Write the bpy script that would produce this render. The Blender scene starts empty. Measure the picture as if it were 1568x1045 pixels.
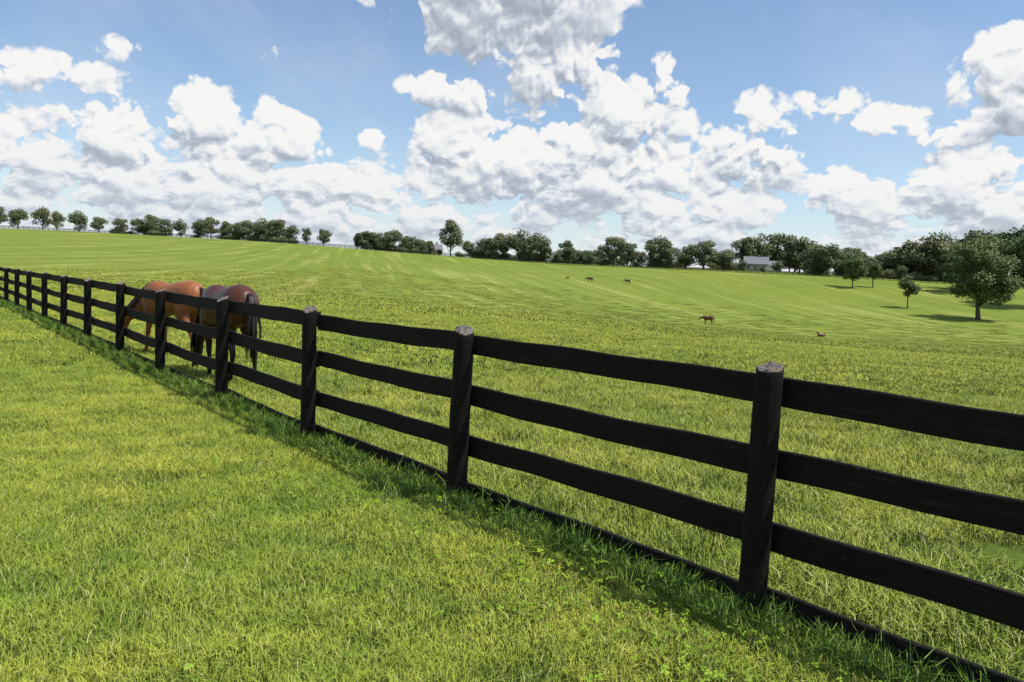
import bpy, math, random
import numpy as np
from mathutils import Vector, Matrix, Euler

random.seed(7)
RNG = np.random.default_rng(7)
scene = bpy.context.scene
scene.view_settings.view_transform = 'Standard'
scene.view_settings.look = 'None'
scene.view_settings.exposure = 0.0

# ------------------------------------------------------------------ helpers
def link(o, parent=None):
    scene.collection.objects.link(o)
    if parent: o.parent = parent
    return o

def empty(name, loc=(0, 0, 0), rotz=0, scale=1):
    e = bpy.data.objects.new(name, None)
    e.empty_display_size = 0.3
    e.location = loc; e.rotation_euler = (0, 0, rotz); e.scale = (scale,)*3
    return link(e)

def mesh_obj(name, V, F, mats=(), midx=None, smooth=False, parent=None, attr=None, do_link=True):
    me = bpy.data.meshes.new(name)
    me.from_pydata([tuple(v) for v in V], [], [tuple(f) for f in F])
    for m in mats: me.materials.append(m)
    if midx is not None: me.polygons.foreach_set('material_index', list(midx))
    if smooth: me.polygons.foreach_set('use_smooth', [True]*len(me.polygons))
    if attr is not None:
        for k, val in attr.items():
            a = me.attributes.new(k, 'FLOAT', 'POINT')
            a.data.foreach_set('value', np.asarray(val, dtype=np.float32))
    me.update()
    o = bpy.data.objects.new(name, me)
    if do_link: link(o, parent)
    elif parent: o.parent = parent
    return o

class Geo:
    def __init__(s): s.V = []; s.F = []; s.M = []; s.A = []
    def add(s, V, F, m=0, a=0.0):
        b = len(s.V); s.V += [tuple(v) for v in V]
        s.F += [tuple(i+b for i in f) for f in F]; s.M += [m]*len(F)
        s.A += ([a]*len(V) if np.isscalar(a) else list(a))
    def box(s, c, d, m=0, rz=0.0):
        x, y, z = d[0]/2, d[1]/2, d[2]/2
        R = Matrix.Rotation(rz, 3, 'Z')
        V = [R@Vector((i*x, j*y, k*z))+Vector(c) for i in (-1, 1) for j in (-1, 1) for k in (-1, 1)]
        s.add(V, [(0,1,3,2),(4,6,7,5),(0,4,5,1),(2,3,7,6),(0,2,6,4),(1,5,7,3)], m)
    def tube(s, P, R, n=8, m=0, lat=None, latdir=None, a=0.0):
        P = [Vector(p) for p in P]; V = []; F = []
        for i, p in enumerate(P):
            t = (P[min(i+1, len(P)-1)]-P[max(i-1, 0)]).normalized()
            ref = Vector(latdir) if latdir else (Vector((0,1,0)) if abs(t.y) < .9 else Vector((1,0,0)))
            u = (ref - t*ref.dot(t)).normalized(); w = t.cross(u)
            r = R[i]; rl = lat[i] if lat else r
            for k in range(n):
                th = 2*math.pi*k/n
                V.append(p+u*math.cos(th)*rl+w*math.sin(th)*r)
        for i in range(len(P)-1):
            for k in range(n):
                F.append((i*n+k, i*n+(k+1) % n, (i+1)*n+(k+1) % n, (i+1)*n+k))
        F.append(tuple(range(n))[::-1]); F.append(tuple(range((len(P)-1)*n, len(P)*n)))
        s.add(V, F, m, a)
    def obj(s, name, mats, smooth=False, parent=None, attrname=None, do_link=True):
        return mesh_obj(name, s.V, s.F, mats, s.M, smooth, parent,
                        {attrname: s.A} if attrname else None, do_link)

# ------------------------------------------------------------------ terrain
YK = np.array([-400, -50, 0, 15, 30, 50, 90, 140, 170, 220, 300, 400, 500, 800, 3600.])
def _s(y): return np.sign(y)*np.log1p(np.abs(y)/15.)
SK = _s(YK)
COL = np.array([
 [0,0,0,0,0,.3,1.5,3.6,5.0,7.4,11.1,15.6,17.0,16,14],
 [0,0,0,0,0,.3,1.5,3.6,5.0,7.4,11.1,15.6,17.0,16,14],
 [0,0,0,0,0,0.,.3,1.6,2.8,5.0,9.0,14.6,16.4,16,14],
 [0,0,0,0,-.1,-.6,-1.6,-1.5,-.9,1.2,5.2,10.8,12.0,12,12],
 [0,0,0,0,-.4,-1.4,-3.4,-5.2,-4.8,-1.8,7.0,11.,12,12,12],
 [0,0,0,-.1,-.6,-1.8,-3.7,-5.8,-5.4,-1.5,6.8,9.5,10.5,11,12],
 [0,0,0,-.1,-.6,-1.8,-3.7,-5.8,-5.4,-1.5,6.8,9.5,10.5,11,12]], float)
_sl = np.zeros_like(COL)
d = np.diff(COL, axis=1)/np.diff(SK)
_sl[:, 1:-1] = np.where(d[:, :-1]*d[:, 1:] > 0, 2*d[:, :-1]*d[:, 1:]/(d[:, :-1]+d[:, 1:]+1e-12), 0)
def height(x, y):
    x = np.asarray(x, float); y = np.asarray(y, float)
    x, y = np.broadcast_arrays(x, y)
    s = np.clip(_s(y), SK[0], SK[-1]-1e-6)
    i = np.clip(np.searchsorted(SK, s, side='right')-1, 0, len(SK)-2)
    h = SK[i+1]-SK[i]; t = (s-SK[i])/h
    t2, t3 = t*t, t*t*t
    def col(c):
        c = np.clip(c, 0, 6)
        return ((2*t3-3*t2+1)*COL[c, i]+(t3-2*t2+t)*h*_sl[c, i]
                + (-2*t3+3*t2)*COL[c, i+1]+(t3-t2)*h*_sl[c, i+1])
    q = np.clip(x/np.maximum(y, 6.0)/.32+3, 0, 5.9999)
    c = np.floor(q).astype(int); f = q-c
    p0, p1, p2, p3 = col(c-1), col(c), col(c+1), col(c+2)
    z = .5*((2*p1)+(-p0+p2)*f+(2*p0-5*p1+4*p2-p3)*f*f+(-p0+3*p1-3*p2+p3)*f**3)
    z = z+.012*np.sin(x*1.7+.6*y)*np.cos(y*1.3-.4*x)+np.clip((y-150)/150, 0, 1)*.18*np.sin(x*.045+1)*np.cos(y*.06)
    return z
def hz(x, y): return float(height(x, y))

def axis(lo, hi, n, k):
    a, b = math.asinh(lo/k), math.asinh(hi/k)
    return np.sinh(np.linspace(a, b, n))*k
gx = axis(-3500, 3500, 331, 14); gy = axis(-400, 3600, 331, 16)
X, Y = np.meshgrid(gx, gy)
Z = height(X, Y)
V = np.stack([X.ravel(), Y.ravel(), Z.ravel()], 1)
nx, ny = len(gx), len(gy)
ii, jj = np.meshgrid(np.arange(nx-1), np.arange(ny-1))
b = (jj*nx+ii).ravel()
F = np.stack([b, b+1, b+nx+1, b+nx], 1)

# ------------------------------------------------------------------ node helpers
class NT:
    def __init__(s, tree): s.t = tree; s.n = tree.nodes; s.l = tree.links
    def new(s, typ, **kw):
        nd = s.n.new(typ)
        for k, v in kw.items(): setattr(nd, k, v)
        return nd
    def set(s, sock, v):
        if isinstance(v, bpy.types.NodeSocket): s.l.new(v, sock)
        elif v is not None: sock.default_value = v
    def math(s, op, a, b=None, c=None, clamp=False):
        nd = s.new('ShaderNodeMath', operation=op, use_clamp=clamp)
        for i, v in enumerate((a, b, c)): s.set(nd.inputs[i], v)
        return nd.outputs[0]
    def vm(s, op, a, b=None, c=None):
        nd = s.new('ShaderNodeVectorMath', operation=op)
        for i, v in enumerate((a, b, c)): s.set(nd.inputs[i], v)
        return nd.outputs['Value'] if op in ('DOT_PRODUCT', 'LENGTH', 'DISTANCE') else nd.outputs[0]
    def noise(s, vec, scale, detail=3, rough=.55, dims='3D'):
        nd = s.new('ShaderNodeTexNoise', noise_dimensions=dims)
        s.set(nd.inputs['Vector'], vec); nd.inputs['Scale'].default_value = scale
        nd.inputs['Detail'].default_value = detail; nd.inputs['Roughness'].default_value = rough
        return nd
    def ramp(s, fac, a, b, lo=0.0, hi=1.0, smooth=False):
        nd = s.new('ShaderNodeMapRange', interpolation_type='SMOOTHSTEP' if smooth else 'LINEAR')
        s.set(nd.inputs['Value'], fac)
        for k, v in (('From Min', a), ('From Max', b), ('To Min', lo), ('To Max', hi)): s.set(nd.inputs[k], v)
        return nd.outputs[0]
    def mix(s, fac, a, b, blend='MIX'):
        nd = s.new('ShaderNodeMix', data_type='RGBA', blend_type=blend)
        s.set(nd.inputs[0], fac); 
        for sock, v in ((nd.inputs[6], a), (nd.inputs[7], b)):
            if isinstance(v, tuple) and len(v) == 3: v = (*v, 1)
            s.set(sock, v)
        return nd.outputs[2]
    def xyz(s, vec):
        nd = s.new('ShaderNodeSeparateXYZ'); s.set(nd.inputs[0], vec); return nd.outputs
    def comb(s, x, y, z=0.0):
        nd = s.new('ShaderNodeCombineXYZ')
        for i, v in enumerate((x, y, z)): s.set(nd.inputs[i], v)
        return nd.outputs[0]

def material(name):
    m = bpy.data.materials.new(name); m.use_nodes = True
    t = NT(m.node_tree)
    return m, t, t.n['Principled BSDF'], t.n['Material Output']

def simple(name, col, rough=.7, var=.25, scale=6, bump=.3, bscale=30, metallic=0):
    m, t, p, o = material(name)
    tc = t.new('ShaderNodeTexCoord').outputs['Object']
    n = t.noise(tc, scale, 5).outputs[0]
    c = t.mix(n, tuple(x*(1-var) for x in col), tuple(min(1, x*(1+var)) for x in col))
    t.set(p.inputs['Base Color'], c); p.inputs['Roughness'].default_value = rough
    b = t.new('ShaderNodeBump'); b.inputs['Strength'].default_value = bump; b.inputs['Distance'].default_value = .01
    t.set(b.inputs['Height'], t.noise(tc, bscale, 4).outputs[0]); t.set(p.inputs['Normal'], b.outputs[0])
    return m

# shared pasture colour, in world metres
def pasture_group():
    g = bpy.data.node_groups.new('pasture_colour', 'ShaderNodeTree')
    g.interface.new_socket('Color', in_out='OUTPUT', socket_type='NodeSocketColor')
    t = NT(g); out = t.new('NodeGroupOutput')
    pos = t.new('ShaderNodeNewGeometry').outputs['Position']
    X_, Y_, Z_ = t.xyz(pos)
    P = t.comb(X_, Y_, 0.0)
    n1 = t.noise(P, .35, 4, .6).outputs[0]
    n2 = t.noise(P, 2.2, 3, .65).outputs[0]
    n3 = t.noise(P, .03, 3, .5).outputs[0]
    wob = t.noise(P, .012, 2, .5).outputs[0]
    st = t.noise(t.comb(t.math('MULTIPLY', t.math('MULTIPLY_ADD', wob, 6.0, t.math('MULTIPLY_ADD', Y_, .2, X_)), .33), t.math('MULTIPLY', Y_, .007)), 1.0, 3, .6).outputs[0]
    st2 = t.noise(t.comb(t.math('MULTIPLY', X_, .02), t.math('MULTIPLY', Y_, .05)), 1.0, 4, .6).outputs[0]
    a = t.ramp(n1, .36, .64)
    c = t.mix(a, (.130, .210, .020), (.290, .320, .042))
    c = t.mix(t.ramp(n2, .42, .68, 0, .75), c, (.066, .138, .014))
    c = t.mix(t.ramp(n3, .40, .65, 0, .5), c, (.290, .320, .048))
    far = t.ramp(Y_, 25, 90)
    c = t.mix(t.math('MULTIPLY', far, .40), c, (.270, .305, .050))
    sm = t.math('MULTIPLY', t.math('MULTIPLY', t.ramp(st, .53, .63), far), t.ramp(n3, .28, .46))
    c = t.mix(t.math('MULTIPLY', sm, .58), c, (.46, .45, .14))
    sd_ = t.math('MULTIPLY', t.ramp(st, .47, .36), far)
    c = t.mix(t.math('MULTIPLY', sd_, .38), c, (.12, .20, .026))
    sm2 = t.math('MULTIPLY', t.ramp(st2, .45, .68), far)
    c = t.mix(t.math('MULTIPLY', sm2, .50), c, (.135, .20, .028))
    t.set(out.inputs[0], c)
    return g
PG = pasture_group()

# ground material
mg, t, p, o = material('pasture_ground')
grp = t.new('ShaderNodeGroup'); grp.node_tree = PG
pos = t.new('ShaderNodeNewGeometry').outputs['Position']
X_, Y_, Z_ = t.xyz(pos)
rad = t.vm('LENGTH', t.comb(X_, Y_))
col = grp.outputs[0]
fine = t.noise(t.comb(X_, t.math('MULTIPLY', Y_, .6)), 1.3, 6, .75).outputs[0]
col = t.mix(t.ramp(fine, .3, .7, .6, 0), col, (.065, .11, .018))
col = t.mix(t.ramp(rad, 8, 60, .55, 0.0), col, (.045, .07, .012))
# worn dirt along the bank
DIRT = ((20.6, 50, 2.4, 1.5, .12), (26.6, 49, 2.6, 1.8, .15), (23.6, 49.6, 1.6, .9, 0), (112, 322, 9, 3, 0))
def blob(cx, cy, rx, ry, ang):
    v = t.comb(t.math('SUBTRACT', X_, cx), t.math('SUBTRACT', Y_, cy))
    vr = t.new('ShaderNodeVectorRotate', rotation_type='Z_AXIS'); t.set(vr.inputs['Vector'], v); vr.inputs['Angle'].default_value = ang
    return t.vm('LENGTH', t.vm('MULTIPLY', vr.outputs[0], (1/rx, 1/ry, 0)))
dn = t.noise(pos, .9, 5, .7).outputs[0]
for (cx, cy, rx, ry, an) in DIRT:
    f = t.ramp(t.math('ADD', blob(cx, cy, rx, ry, an), t.math('MULTIPLY_ADD', dn, 1.6, -.8)), 1.05, .6)
    col = t.mix(t.math('MULTIPLY', f, .85), col, (.36, .25, .13))
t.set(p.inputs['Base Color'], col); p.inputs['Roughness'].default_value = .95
p.inputs['Specular IOR Level'].default_value = .1
bp = t.new('ShaderNodeBump'); bp.inputs['Strength'].default_value = .8; bp.inputs['Distance'].default_value = .2
t.set(bp.inputs['Height'], t.noise(pos, 1.8, 6, .7).outputs[0]); t.set(p.inputs['Normal'], bp.outputs[0])
ground = mesh_obj('pasture_ground', V, F.tolist(), [mg], smooth=True)

# leaf / blade materials
def soft_normal(t, up, k):
    """bend thin-leaf shading normals toward a mass direction"""
    N = t.new('ShaderNodeNewGeometry').outputs['Normal']
    sc = t.new('ShaderNodeVectorMath', operation='SCALE'); t.set(sc.inputs[0], N); sc.inputs['Scale'].default_value = k
    return t.vm('NORMALIZE', t.vm('ADD', sc.outputs[0], up))

def blade_mat(name, tint=(1, 1, 1), gain=1.0, own=None):
    m, t, p, o = material(name)
    try: m.use_bump_map_correction = False
    except Exception: pass
    if own: base = t.comb(*own)
    else:
        grp = t.new('ShaderNodeGroup'); grp.node_tree = PG; base = grp.outputs[0]
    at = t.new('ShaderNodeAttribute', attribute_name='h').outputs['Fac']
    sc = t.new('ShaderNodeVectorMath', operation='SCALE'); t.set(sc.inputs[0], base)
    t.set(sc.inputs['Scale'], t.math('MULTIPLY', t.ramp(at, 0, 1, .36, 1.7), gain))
    c = t.vm('MULTIPLY', sc.outputs[0], tint)
    at2 = t.new('ShaderNodeAttribute', attribute_name='dry').outputs['Fac']
    c = t.mix(at2, c, (.55, .52, .22))
    p.inputs['Roughness'].default_value = .6; p.inputs['Specular IOR Level'].default_value = .12
    t.set(p.inputs['Base Color'], c); t.set(p.inputs['Normal'], soft_normal(t, (0, 0, .85), .7))
    return m
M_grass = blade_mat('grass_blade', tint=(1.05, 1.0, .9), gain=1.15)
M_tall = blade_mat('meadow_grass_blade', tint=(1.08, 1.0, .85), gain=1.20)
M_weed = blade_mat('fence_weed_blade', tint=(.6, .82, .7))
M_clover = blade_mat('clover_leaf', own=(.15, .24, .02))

def blades(name, n, R, h0, h1, w, mat, lean=.45, dryp=.06, seed=1):
    r = np.random.default_rng(seed)
    V = []; F = []; A = []; D = []
    rr = R*np.sqrt(r.random(n)); th = r.random(n)*2*np.pi
    for i in range(n):
        x, y = rr[i]*math.cos(th[i]), rr[i]*math.sin(th[i])
        h = h0+(h1-h0)*r.random()**1.4; ww = w*(.6+.8*r.random())
        az = r.random()*2*math.pi; ln = lean*h*(.3+r.random()*1.4)
        dx, dy = math.cos(az)*ln, math.sin(az)*ln
        fa = r.random()*2*math.pi; sx, sy = math.cos(fa)*ww/2, math.sin(fa)*ww/2
        b = len(V)
        V += [(x-sx, y-sy, -.01), (x+sx, y+sy, -.01),
              (x+dx*.3-sx*.85, y+dy*.3-sy*.85, h*.55), (x+dx*.3+sx*.85, y+dy*.3+sy*.85, h*.55),
              (x+dx, y+dy, h*(1-.25*min(1, ln/h)))]
        F += [(b, b+1, b+3, b+2), (b+2, b+3, b+4)]
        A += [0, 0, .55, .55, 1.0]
        dd = (.5+.5*r.random()) if r.random() < dryp else r.random()*.08
        D += [dd]*5
    return mesh_obj(name, V, F, [mat], attr={'h': A, 'dry': D}, do_link=False)

def clover(name, n, R, h0, h1, s, seed):
    r = np.random.default_rng(seed); V = []; F = []; A = []
    for i in range(n):
        q = R*math.sqrt(r.random()); a = r.random()*6.283
        x, y = q*math.cos(a), q*math.sin(a); h = h0+(h1-h0)*r.random()
        f0 = r.random()*6.283; ls = s*(.6+.8*r.random())
        N = Vector((r.normal()*.35, r.normal()*.35, 1)).normalized()
        u = N.orthogonal().normalized(); w = N.cross(u); shade = .25+.75*r.random()
        for k in range(3):
            fa = f0+k*2.094
            d1 = u*math.cos(fa)+w*math.sin(fa); d2 = N.cross(d1)
            c = Vector((x, y, h)); b = len(V)
            V += [c, c+d1*ls*.5+d2*ls*.42+N*.002, c+d1*ls*.95+d2*ls*.3, c+d1*ls*.88, c+d1*ls*.95-d2*ls*.3, c+d1*ls*.5-d2*ls*.42+N*.002]
            F += [(b, b+1, b+2, b+3), (b, b+3, b+4, b+5)]
            A += [shade]*6
        b = len(V)
        V += [(x-.001, y, 0), (x+.001, y, 0), (x, y, h)]; F += [(b, b+1, b+2)]; A += [.2]*3
    return mesh_obj(name, V, F, [M_clover], attr={'h': A, 'dry': [0.0]*len(V)}, do_link=False)

def scatter(name, protos, pts, rot, scl, idx, parent=None):
    col_ = bpy.data.collections.new(name+'_parts')
    for p_ in protos: col_.objects.link(p_)
    n = len(pts)
    me = bpy.data.meshes.new(name); me.vertices.add(n)
    me.vertices.foreach_set('co', np.asarray(pts, np.float32).ravel())
    a = me.attributes.new('rot', 'FLOAT_VECTOR', 'POINT'); a.data.foreach_set('vector', np.asarray(rot, np.float32).ravel())
    a = me.attributes.new('scl', 'FLOAT_VECTOR', 'POINT'); a.data.foreach_set('vector', np.asarray(scl, np.float32).ravel())
    a = me.attributes.new('idx', 'INT', 'POINT'); a.data.foreach_set('value', np.asarray(idx, np.int32))
    o = link(bpy.data.objects.new(name, me), parent)
    g = bpy.data.node_groups.new(name+'_gn', 'GeometryNodeTree')
    g.interface.new_socket('Geometry', in_out='INPUT', socket_type='NodeSocketGeometry')
    g.interface.new_socket('Geometry', in_out='OUTPUT', socket_type='NodeSocketGeometry')
    N = g.nodes; gi = N.new('NodeGroupInput'); go = N.new('NodeGroupOutput')
    iop = N.new('GeometryNodeInstanceOnPoints'); ci = N.new('GeometryNodeCollectionInfo')
    ci.inputs['Collection'].default_value = col_
    ci.inputs['Separate Children'].default_value = True; ci.inputs['Reset Children'].default_value = True
    def na(nm, dt):
        q = N.new('GeometryNodeInputNamedAttribute'); q.data_type = dt; q.inputs['Name'].default_value = nm
        return q.outputs['Attribute']
    L = g.links
    L.new(gi.outputs[0], iop.inputs['Points']); L.new(ci.outputs[0], iop.inputs['Instance'])
    iop.inputs['Pick Instance'].default_value = True
    L.new(na('idx', 'INT'), iop.inputs['Instance Index'])
    L.new(na('rot', 'FLOAT_VECTOR'), iop.inputs['Rotation'])
    L.new(na('scl', 'FLOAT_VECTOR'), iop.inputs['Scale'])
    L.new(iop.outputs[0], go.inputs[0])
    md = o.modifiers.new('instances', 'NODES'); md.node_group = g
    return o

# ------------------------------------------------------------------ fence line (world metres)
POSTS = [(6.9, -2.0), (5.05, .15), (3.22, 2.24), (1.40, 4.33), (-.40, 6.39), (-2.14, 8.41), (-3.89, 10.65), (-5.76, 13.0), (-7.66, 15.5)]
q = Vector((-7.66, 15.5)); dv = (Vector((-17.6, 28.2))-q)/5
for k in range(1, 19): POSTS.append(tuple(q+dv*k))
FP = np.array(POSTS)
def fence_signed(x, y):
    """signed distance to the fence: + pasture side, - mown side (camera)"""
    xf = np.interp(y, FP[:, 1], FP[:, 0])
    return (x-xf)*.76

def field_pts(n, y0, y1, side=None, margin=2.0, k=.85, rng=RNG, pw=2.0):
    y = (rng.random(n*3)*(y1**pw-y0**pw)+y0**pw)**(1/pw); x = (rng.random(n*3)*2-1)*(k*y+margin)
    s = fence_signed(x, y)
    keep = np.ones_like(x, bool) if side is None else ((s > .05) if side > 0 else (s < .05))
    for (cx, cy, rx, ry, an) in DIRT[:3]:
        keep &= (((x-cx)/(rx+.4))**2+((y-cy)/(ry+1.6))**2) > 1
    x, y = x[keep][:n], y[keep][:n]
    return x, y

def do_scatter(name, protos, x, y, smin, smax, rng=RNG, parent=None):
    n = len(x); z = height(x, y)
    pts = np.stack([x, y, z], 1)
    rot = np.zeros((n, 3)); rot[:, 2] = rng.random(n)*6.283
    s = smin+(smax-smin)*rng.random(n); h = s*(.8+.5*rng.random(n))
    scl = np.stack([s, s, h], 1)
    return scatter(name, protos, pts, rot, scl, rng.integers(0, len(protos), n), parent)

# lawn (mown side)
lawnA = [blades('lawn_patch_%d' % i, 420, .26, .035, .09, .0042, M_grass, .7, .07, 10+i) for i in range(3)]
x, y = field_pts(2400, 1.5, 13, -1)
do_scatter('mown_grass', lawnA, x, y, .85, 1.25)
lawnB = [blades('lawn_mid_%d' % i, 500, .55, .035, .09, .010, M_grass, .7, .06, 20+i) for i in range(2)]
x, y = field_pts(1500, 12, 36, -1)
do_scatter('mown_grass', lawnB, x, y, .85, 1.25)
# pasture side
pasA = [blades('pasture_patch_%d' % i, 380, .26, .04, .12, .0050, M_tall, .7, .13, 30+i) for i in range(3)]
x, y = field_pts(2300, 2.0, 15, 1)
do_scatter('pasture_grass', pasA, x, y, .75, 1.3)
pasB = [blades('pasture_mid_%d' % i, 520, .55, .04, .12, .012, M_tall, .7, .08, 40+i) for i in range(3)]
x, y = field_pts(3400, 14, 42, 1)
do_scatter('pasture_grass', pasB, x, y, .75, 1.25)
pasC = [blades('pasture_far_%d' % i, 260, 1.6, .05, .13, .04, M_tall, .6, .04, 50+i) for i in range(3)]
x, y = field_pts(3000, 38, 200, 1, pw=.8)
do_scatter('pasture_grass', pasC, x, y, .8, 1.2)
# tufts
tuft = [blades('tuft_%d' % i, 90, .07, .10, .22, .005, M_tall, .75, .14, 60+i) for i in range(3)]
x, y = field_pts(750, 2, 22, 1)
do_scatter('grass_tuft', tuft, x, y, .6, 1.2)
tuftL = [blades('lawn_tuft_%d' % i, 120, .12, .06, .13, .005, M_grass, .8, .05, 65+i) for i in range(3)]
x, y = field_pts(900, 2, 16, -1)
do_scatter('lawn_tuft', tuftL, x, y, .6, 1.2)
tuft2 = [blades('weed_%d' % i, 110, .13, .07, .2, .006, M_weed, .6, .03, 70+i) for i in range(3)]
seg = RNG.integers(0, 14, 900); f = RNG.random(900)
base = FP[seg]*(1-f[:, None])+FP[seg+1]*f[:, None]
off = RNG.normal(0, .10, 900)-.08
do_scatter('fence_line_weeds', tuft2, base[:, 0]+off*.76, base[:, 1]+off*.65, .55, 1.15)
# clover
clv = [clover('clover_%d' % i, 26, .28, .03, .08, .013, 80+i) for i in range(3)]
xs, ys = field_pts(2600, 1.5, 15, -1)
sd = fence_signed(xs, ys)
nz = np.sin(xs*2.1+1.3*ys)+np.sin(ys*1.7-xs*.9+1)+np.sin(xs*.7+2.2)
keep = (np.exp(-(sd+.7)**2/1.1)*1.5+nz*.40-.60) > RNG.random(len(xs))*2.8
do_scatter('clover', clv, xs[keep], ys[keep], .8, 1.5)

# ------------------------------------------------------------------ fence
def paint_mat():
    m, t, p, o = material('black_fence_paint')
    tc = t.new('ShaderNodeTexCoord').outputs['Object']
    geo = t.new('ShaderNodeNewGeometry')
    nrm = t.xyz(geo.outputs['Normal'])
    at = t.new('ShaderNodeAttribute', attribute_name='grain')
    grain = t.noise(t.vm('MULTIPLY', at.outputs['Vector'], (3.0, 60, 60)), 1.0, 5, .6).outputs[0]
    n = t.noise(tc, 3.5, 6, .65).outputs[0]
    c = t.mix(n, (.0050, .0044, .0042), (.018, .0145, .0125))
    c = t.mix(t.ramp(grain, .55, .75, 0, .7), c, (.042, .032, .026))
    chips = t.ramp(t.noise(tc, 22, 6, .8).outputs[0], .655, .71)
    c = t.mix(t.math('MULTIPLY', chips, .7), c, (.21, .17, .13))
    top = t.math('MULTIPLY', t.ramp(nrm[2], .35, .75), t.ramp(t.noise(tc, 35, 5, .65).outputs[0], .34, .52))
    isp = t.new('ShaderNodeAttribute', attribute_name='is_top').outputs['Fac']
    c = t.mix(t.math('MULTIPLY', t.math('MULTIPLY', top, isp), .9), c, (.32, .27, .24))
    t.set(p.inputs['Base Color'], c); p.inputs['Roughness'].default_value = .75
    p.inputs['Specular IOR Level'].default_value = .12
    bm = t.new('ShaderNodeBump'); bm.inputs['Strength'].default_value = 1.0; bm.inputs['Distance'].default_value = .012
    t.set(bm.inputs['Height'], t.math('ADD', grain, t.noise(tc, 30, 5, .7).outputs[0])); t.set(p.inputs['Normal'], bm.outputs[0])
    return m
M_paint = paint_mat()
M_wood = simple('split_raw_wood', (.42, .24, .11), .8, .6, 60, .6, 80)

fence = empty('board_fence')
def board(name, A, B, zc, hgt, thk, rnd, m=M_paint):
    A = Vector(A); B = Vector(B); n = 14
    dirv = (B-A).normalized(); side = Vector((-dirv.y, dirv.x, 0))
    za, zb = zc+rnd.uniform(-.015, .015), zc+rnd.uniform(-.015, .015)
    bow = rnd.uniform(-.026, .012); cup = rnd.uniform(-.012, .012)
    V = []; F = []; G = []
    e = .006; h = hgt/2; w = thk/2; gr = rnd.uniform(0, 50)
    prof = [(-w+e, -h), (w-e, -h), (w, -h+e), (w, h-e), (w-e, h), (-w+e, h), (-w, h-e), (-w, -h+e)]
    for i in range(n+1):
        f = i/n; c = A.lerp(B, f); z = za*(1-f)+zb*f+bow*math.sin(math.pi*f)
        wob = .0035*math.sin(f*17+gr); sd = cup*math.sin(math.pi*f*1.0)
        for (a, b_) in prof:
            zz = z+b_*(1+.03*math.sin(f*9+gr*2))+wob
            V.append(Vector((c.x, c.y, zz))+side*(a+sd)); G.append((f*2.9+gr, b_+gr, a))
    for i in range(n):
        for k in range(8): F.append((i*8+k, i*8+(k+1) % 8, (i+1)*8+(k+1) % 8, (i+1)*8+k))
    F.append(tuple(range(8))[::-1]); F.append(tuple(range(n*8, n*8+8)))
    o = mesh_obj(name, V, F, [m], parent=fence)
    a = o.data.attributes.new('grain', 'FLOAT_VECTOR', 'POINT'); a.data.foreach_set('vector', np.array(G, np.float32).ravel())
    return o

rnd = random.Random(3)
for i, (px_, py_) in enumerate(POSTS):
    z0 = hz(px_, py_); V = []; F = []; G = []; T = []; n = 24
    H = 1.42+rnd.uniform(-.02, .02); R = .078+rnd.uniform(-.004, .004)
    sl = rnd.uniform(.25, .55); sa = rnd.uniform(-2.5, -1.3); lx, ly = rnd.uniform(-.012, .012), rnd.uniform(-.012, .012)
    zs = [-.3, 0, .12, .25, .4, .55, .7, .85, 1.0, 1.13, 1.25, H-.04, H-.012, H]
    knot = [(rnd.uniform(0, 6.28), rnd.uniform(.2, 1.2)) for _ in range(3)]
    for j, zz in enumerate(zs):
        rr = R*(1.05-.07*zz/H)
        if j == len(zs)-1: rr *= .86
        elif j == len(zs)-2: rr *= .98
        for k in range(n):
            th = 2*math.pi*k/n
            r2 = rr*(1+.028*math.sin(3*th+i+zz*2)+.02*math.sin(5*th+zz*5+i*2)+.014*math.sin(9*th+zz*9+i))
            for (ka, kz) in knot:
                dth = (th-ka+math.pi) % (2*math.pi)-math.pi
                r2 += .006*math.exp(-(dth/.35)**2-((zz-kz)/.07)**2)
            x_, y_ = math.cos(th)*r2, math.sin(th)*r2
            cut = -sl*(math.cos(sa)*x_+math.sin(sa)*y_) if j >= len(zs)-3 else 0
            V.append((px_+x_+lx*zz, py_+y_+ly*zz, z0+zz+cut+(.005*math.sin(4*th+i)+.004*math.sin(7*th+2*i) if j == len(zs)-1 else 0)))
            G.append((zz+i, th/6, i*.3)); T.append(1.0 if j >= len(zs)-2 else 0.0)
    for j in range(len(zs)-1):
        for k in range(n): F.append((j*n+k, j*n+(k+1) % n, (j+1)*n+(k+1) % n, (j+1)*n+k))
    V.append((px_+lx*H, py_+ly*H, z0+H+.003)); G.append((0, 0, 0)); T.append(1.0); c_ = len(V)-1; bb = (len(zs)-1)*n
    for k in range(n): F.append((bb+k, bb+(k+1) % n, c_))
    o = mesh_obj('post_%d' % (i+1), V, F, [M_paint], parent=fence, attr={'is_top': T})
    for pl in o.data.polygons: pl.use_smooth = len(pl.vertices) == 4
    a = o.data.attributes.new('grain', 'FLOAT_VECTOR', 'POINT'); a.data.foreach_set('vector', np.array(G, np.float32).ravel())
# split wood scar on the nearest post top
g = Geo()
px_, py_ = POSTS[3]
for k in range(9):
    a_ = -1.05+k*.10; r0 = .070; z_ = 1.375+.012*math.sin(k*2.1)
    c = Vector((px_+math.cos(a_)*r0, py_+math.sin(a_)*r0, z_))
    g.tube([c+Vector((0, 0, -.012-.01*(k % 3))), c+Vector((0, 0, .02)), c+Vector((-.006*math.cos(a_), -.006*math.sin(a_), .045))], [.003, .009, .004], 6)
g.obj('splintered_wood', [M_wood], parent=fence)

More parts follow.
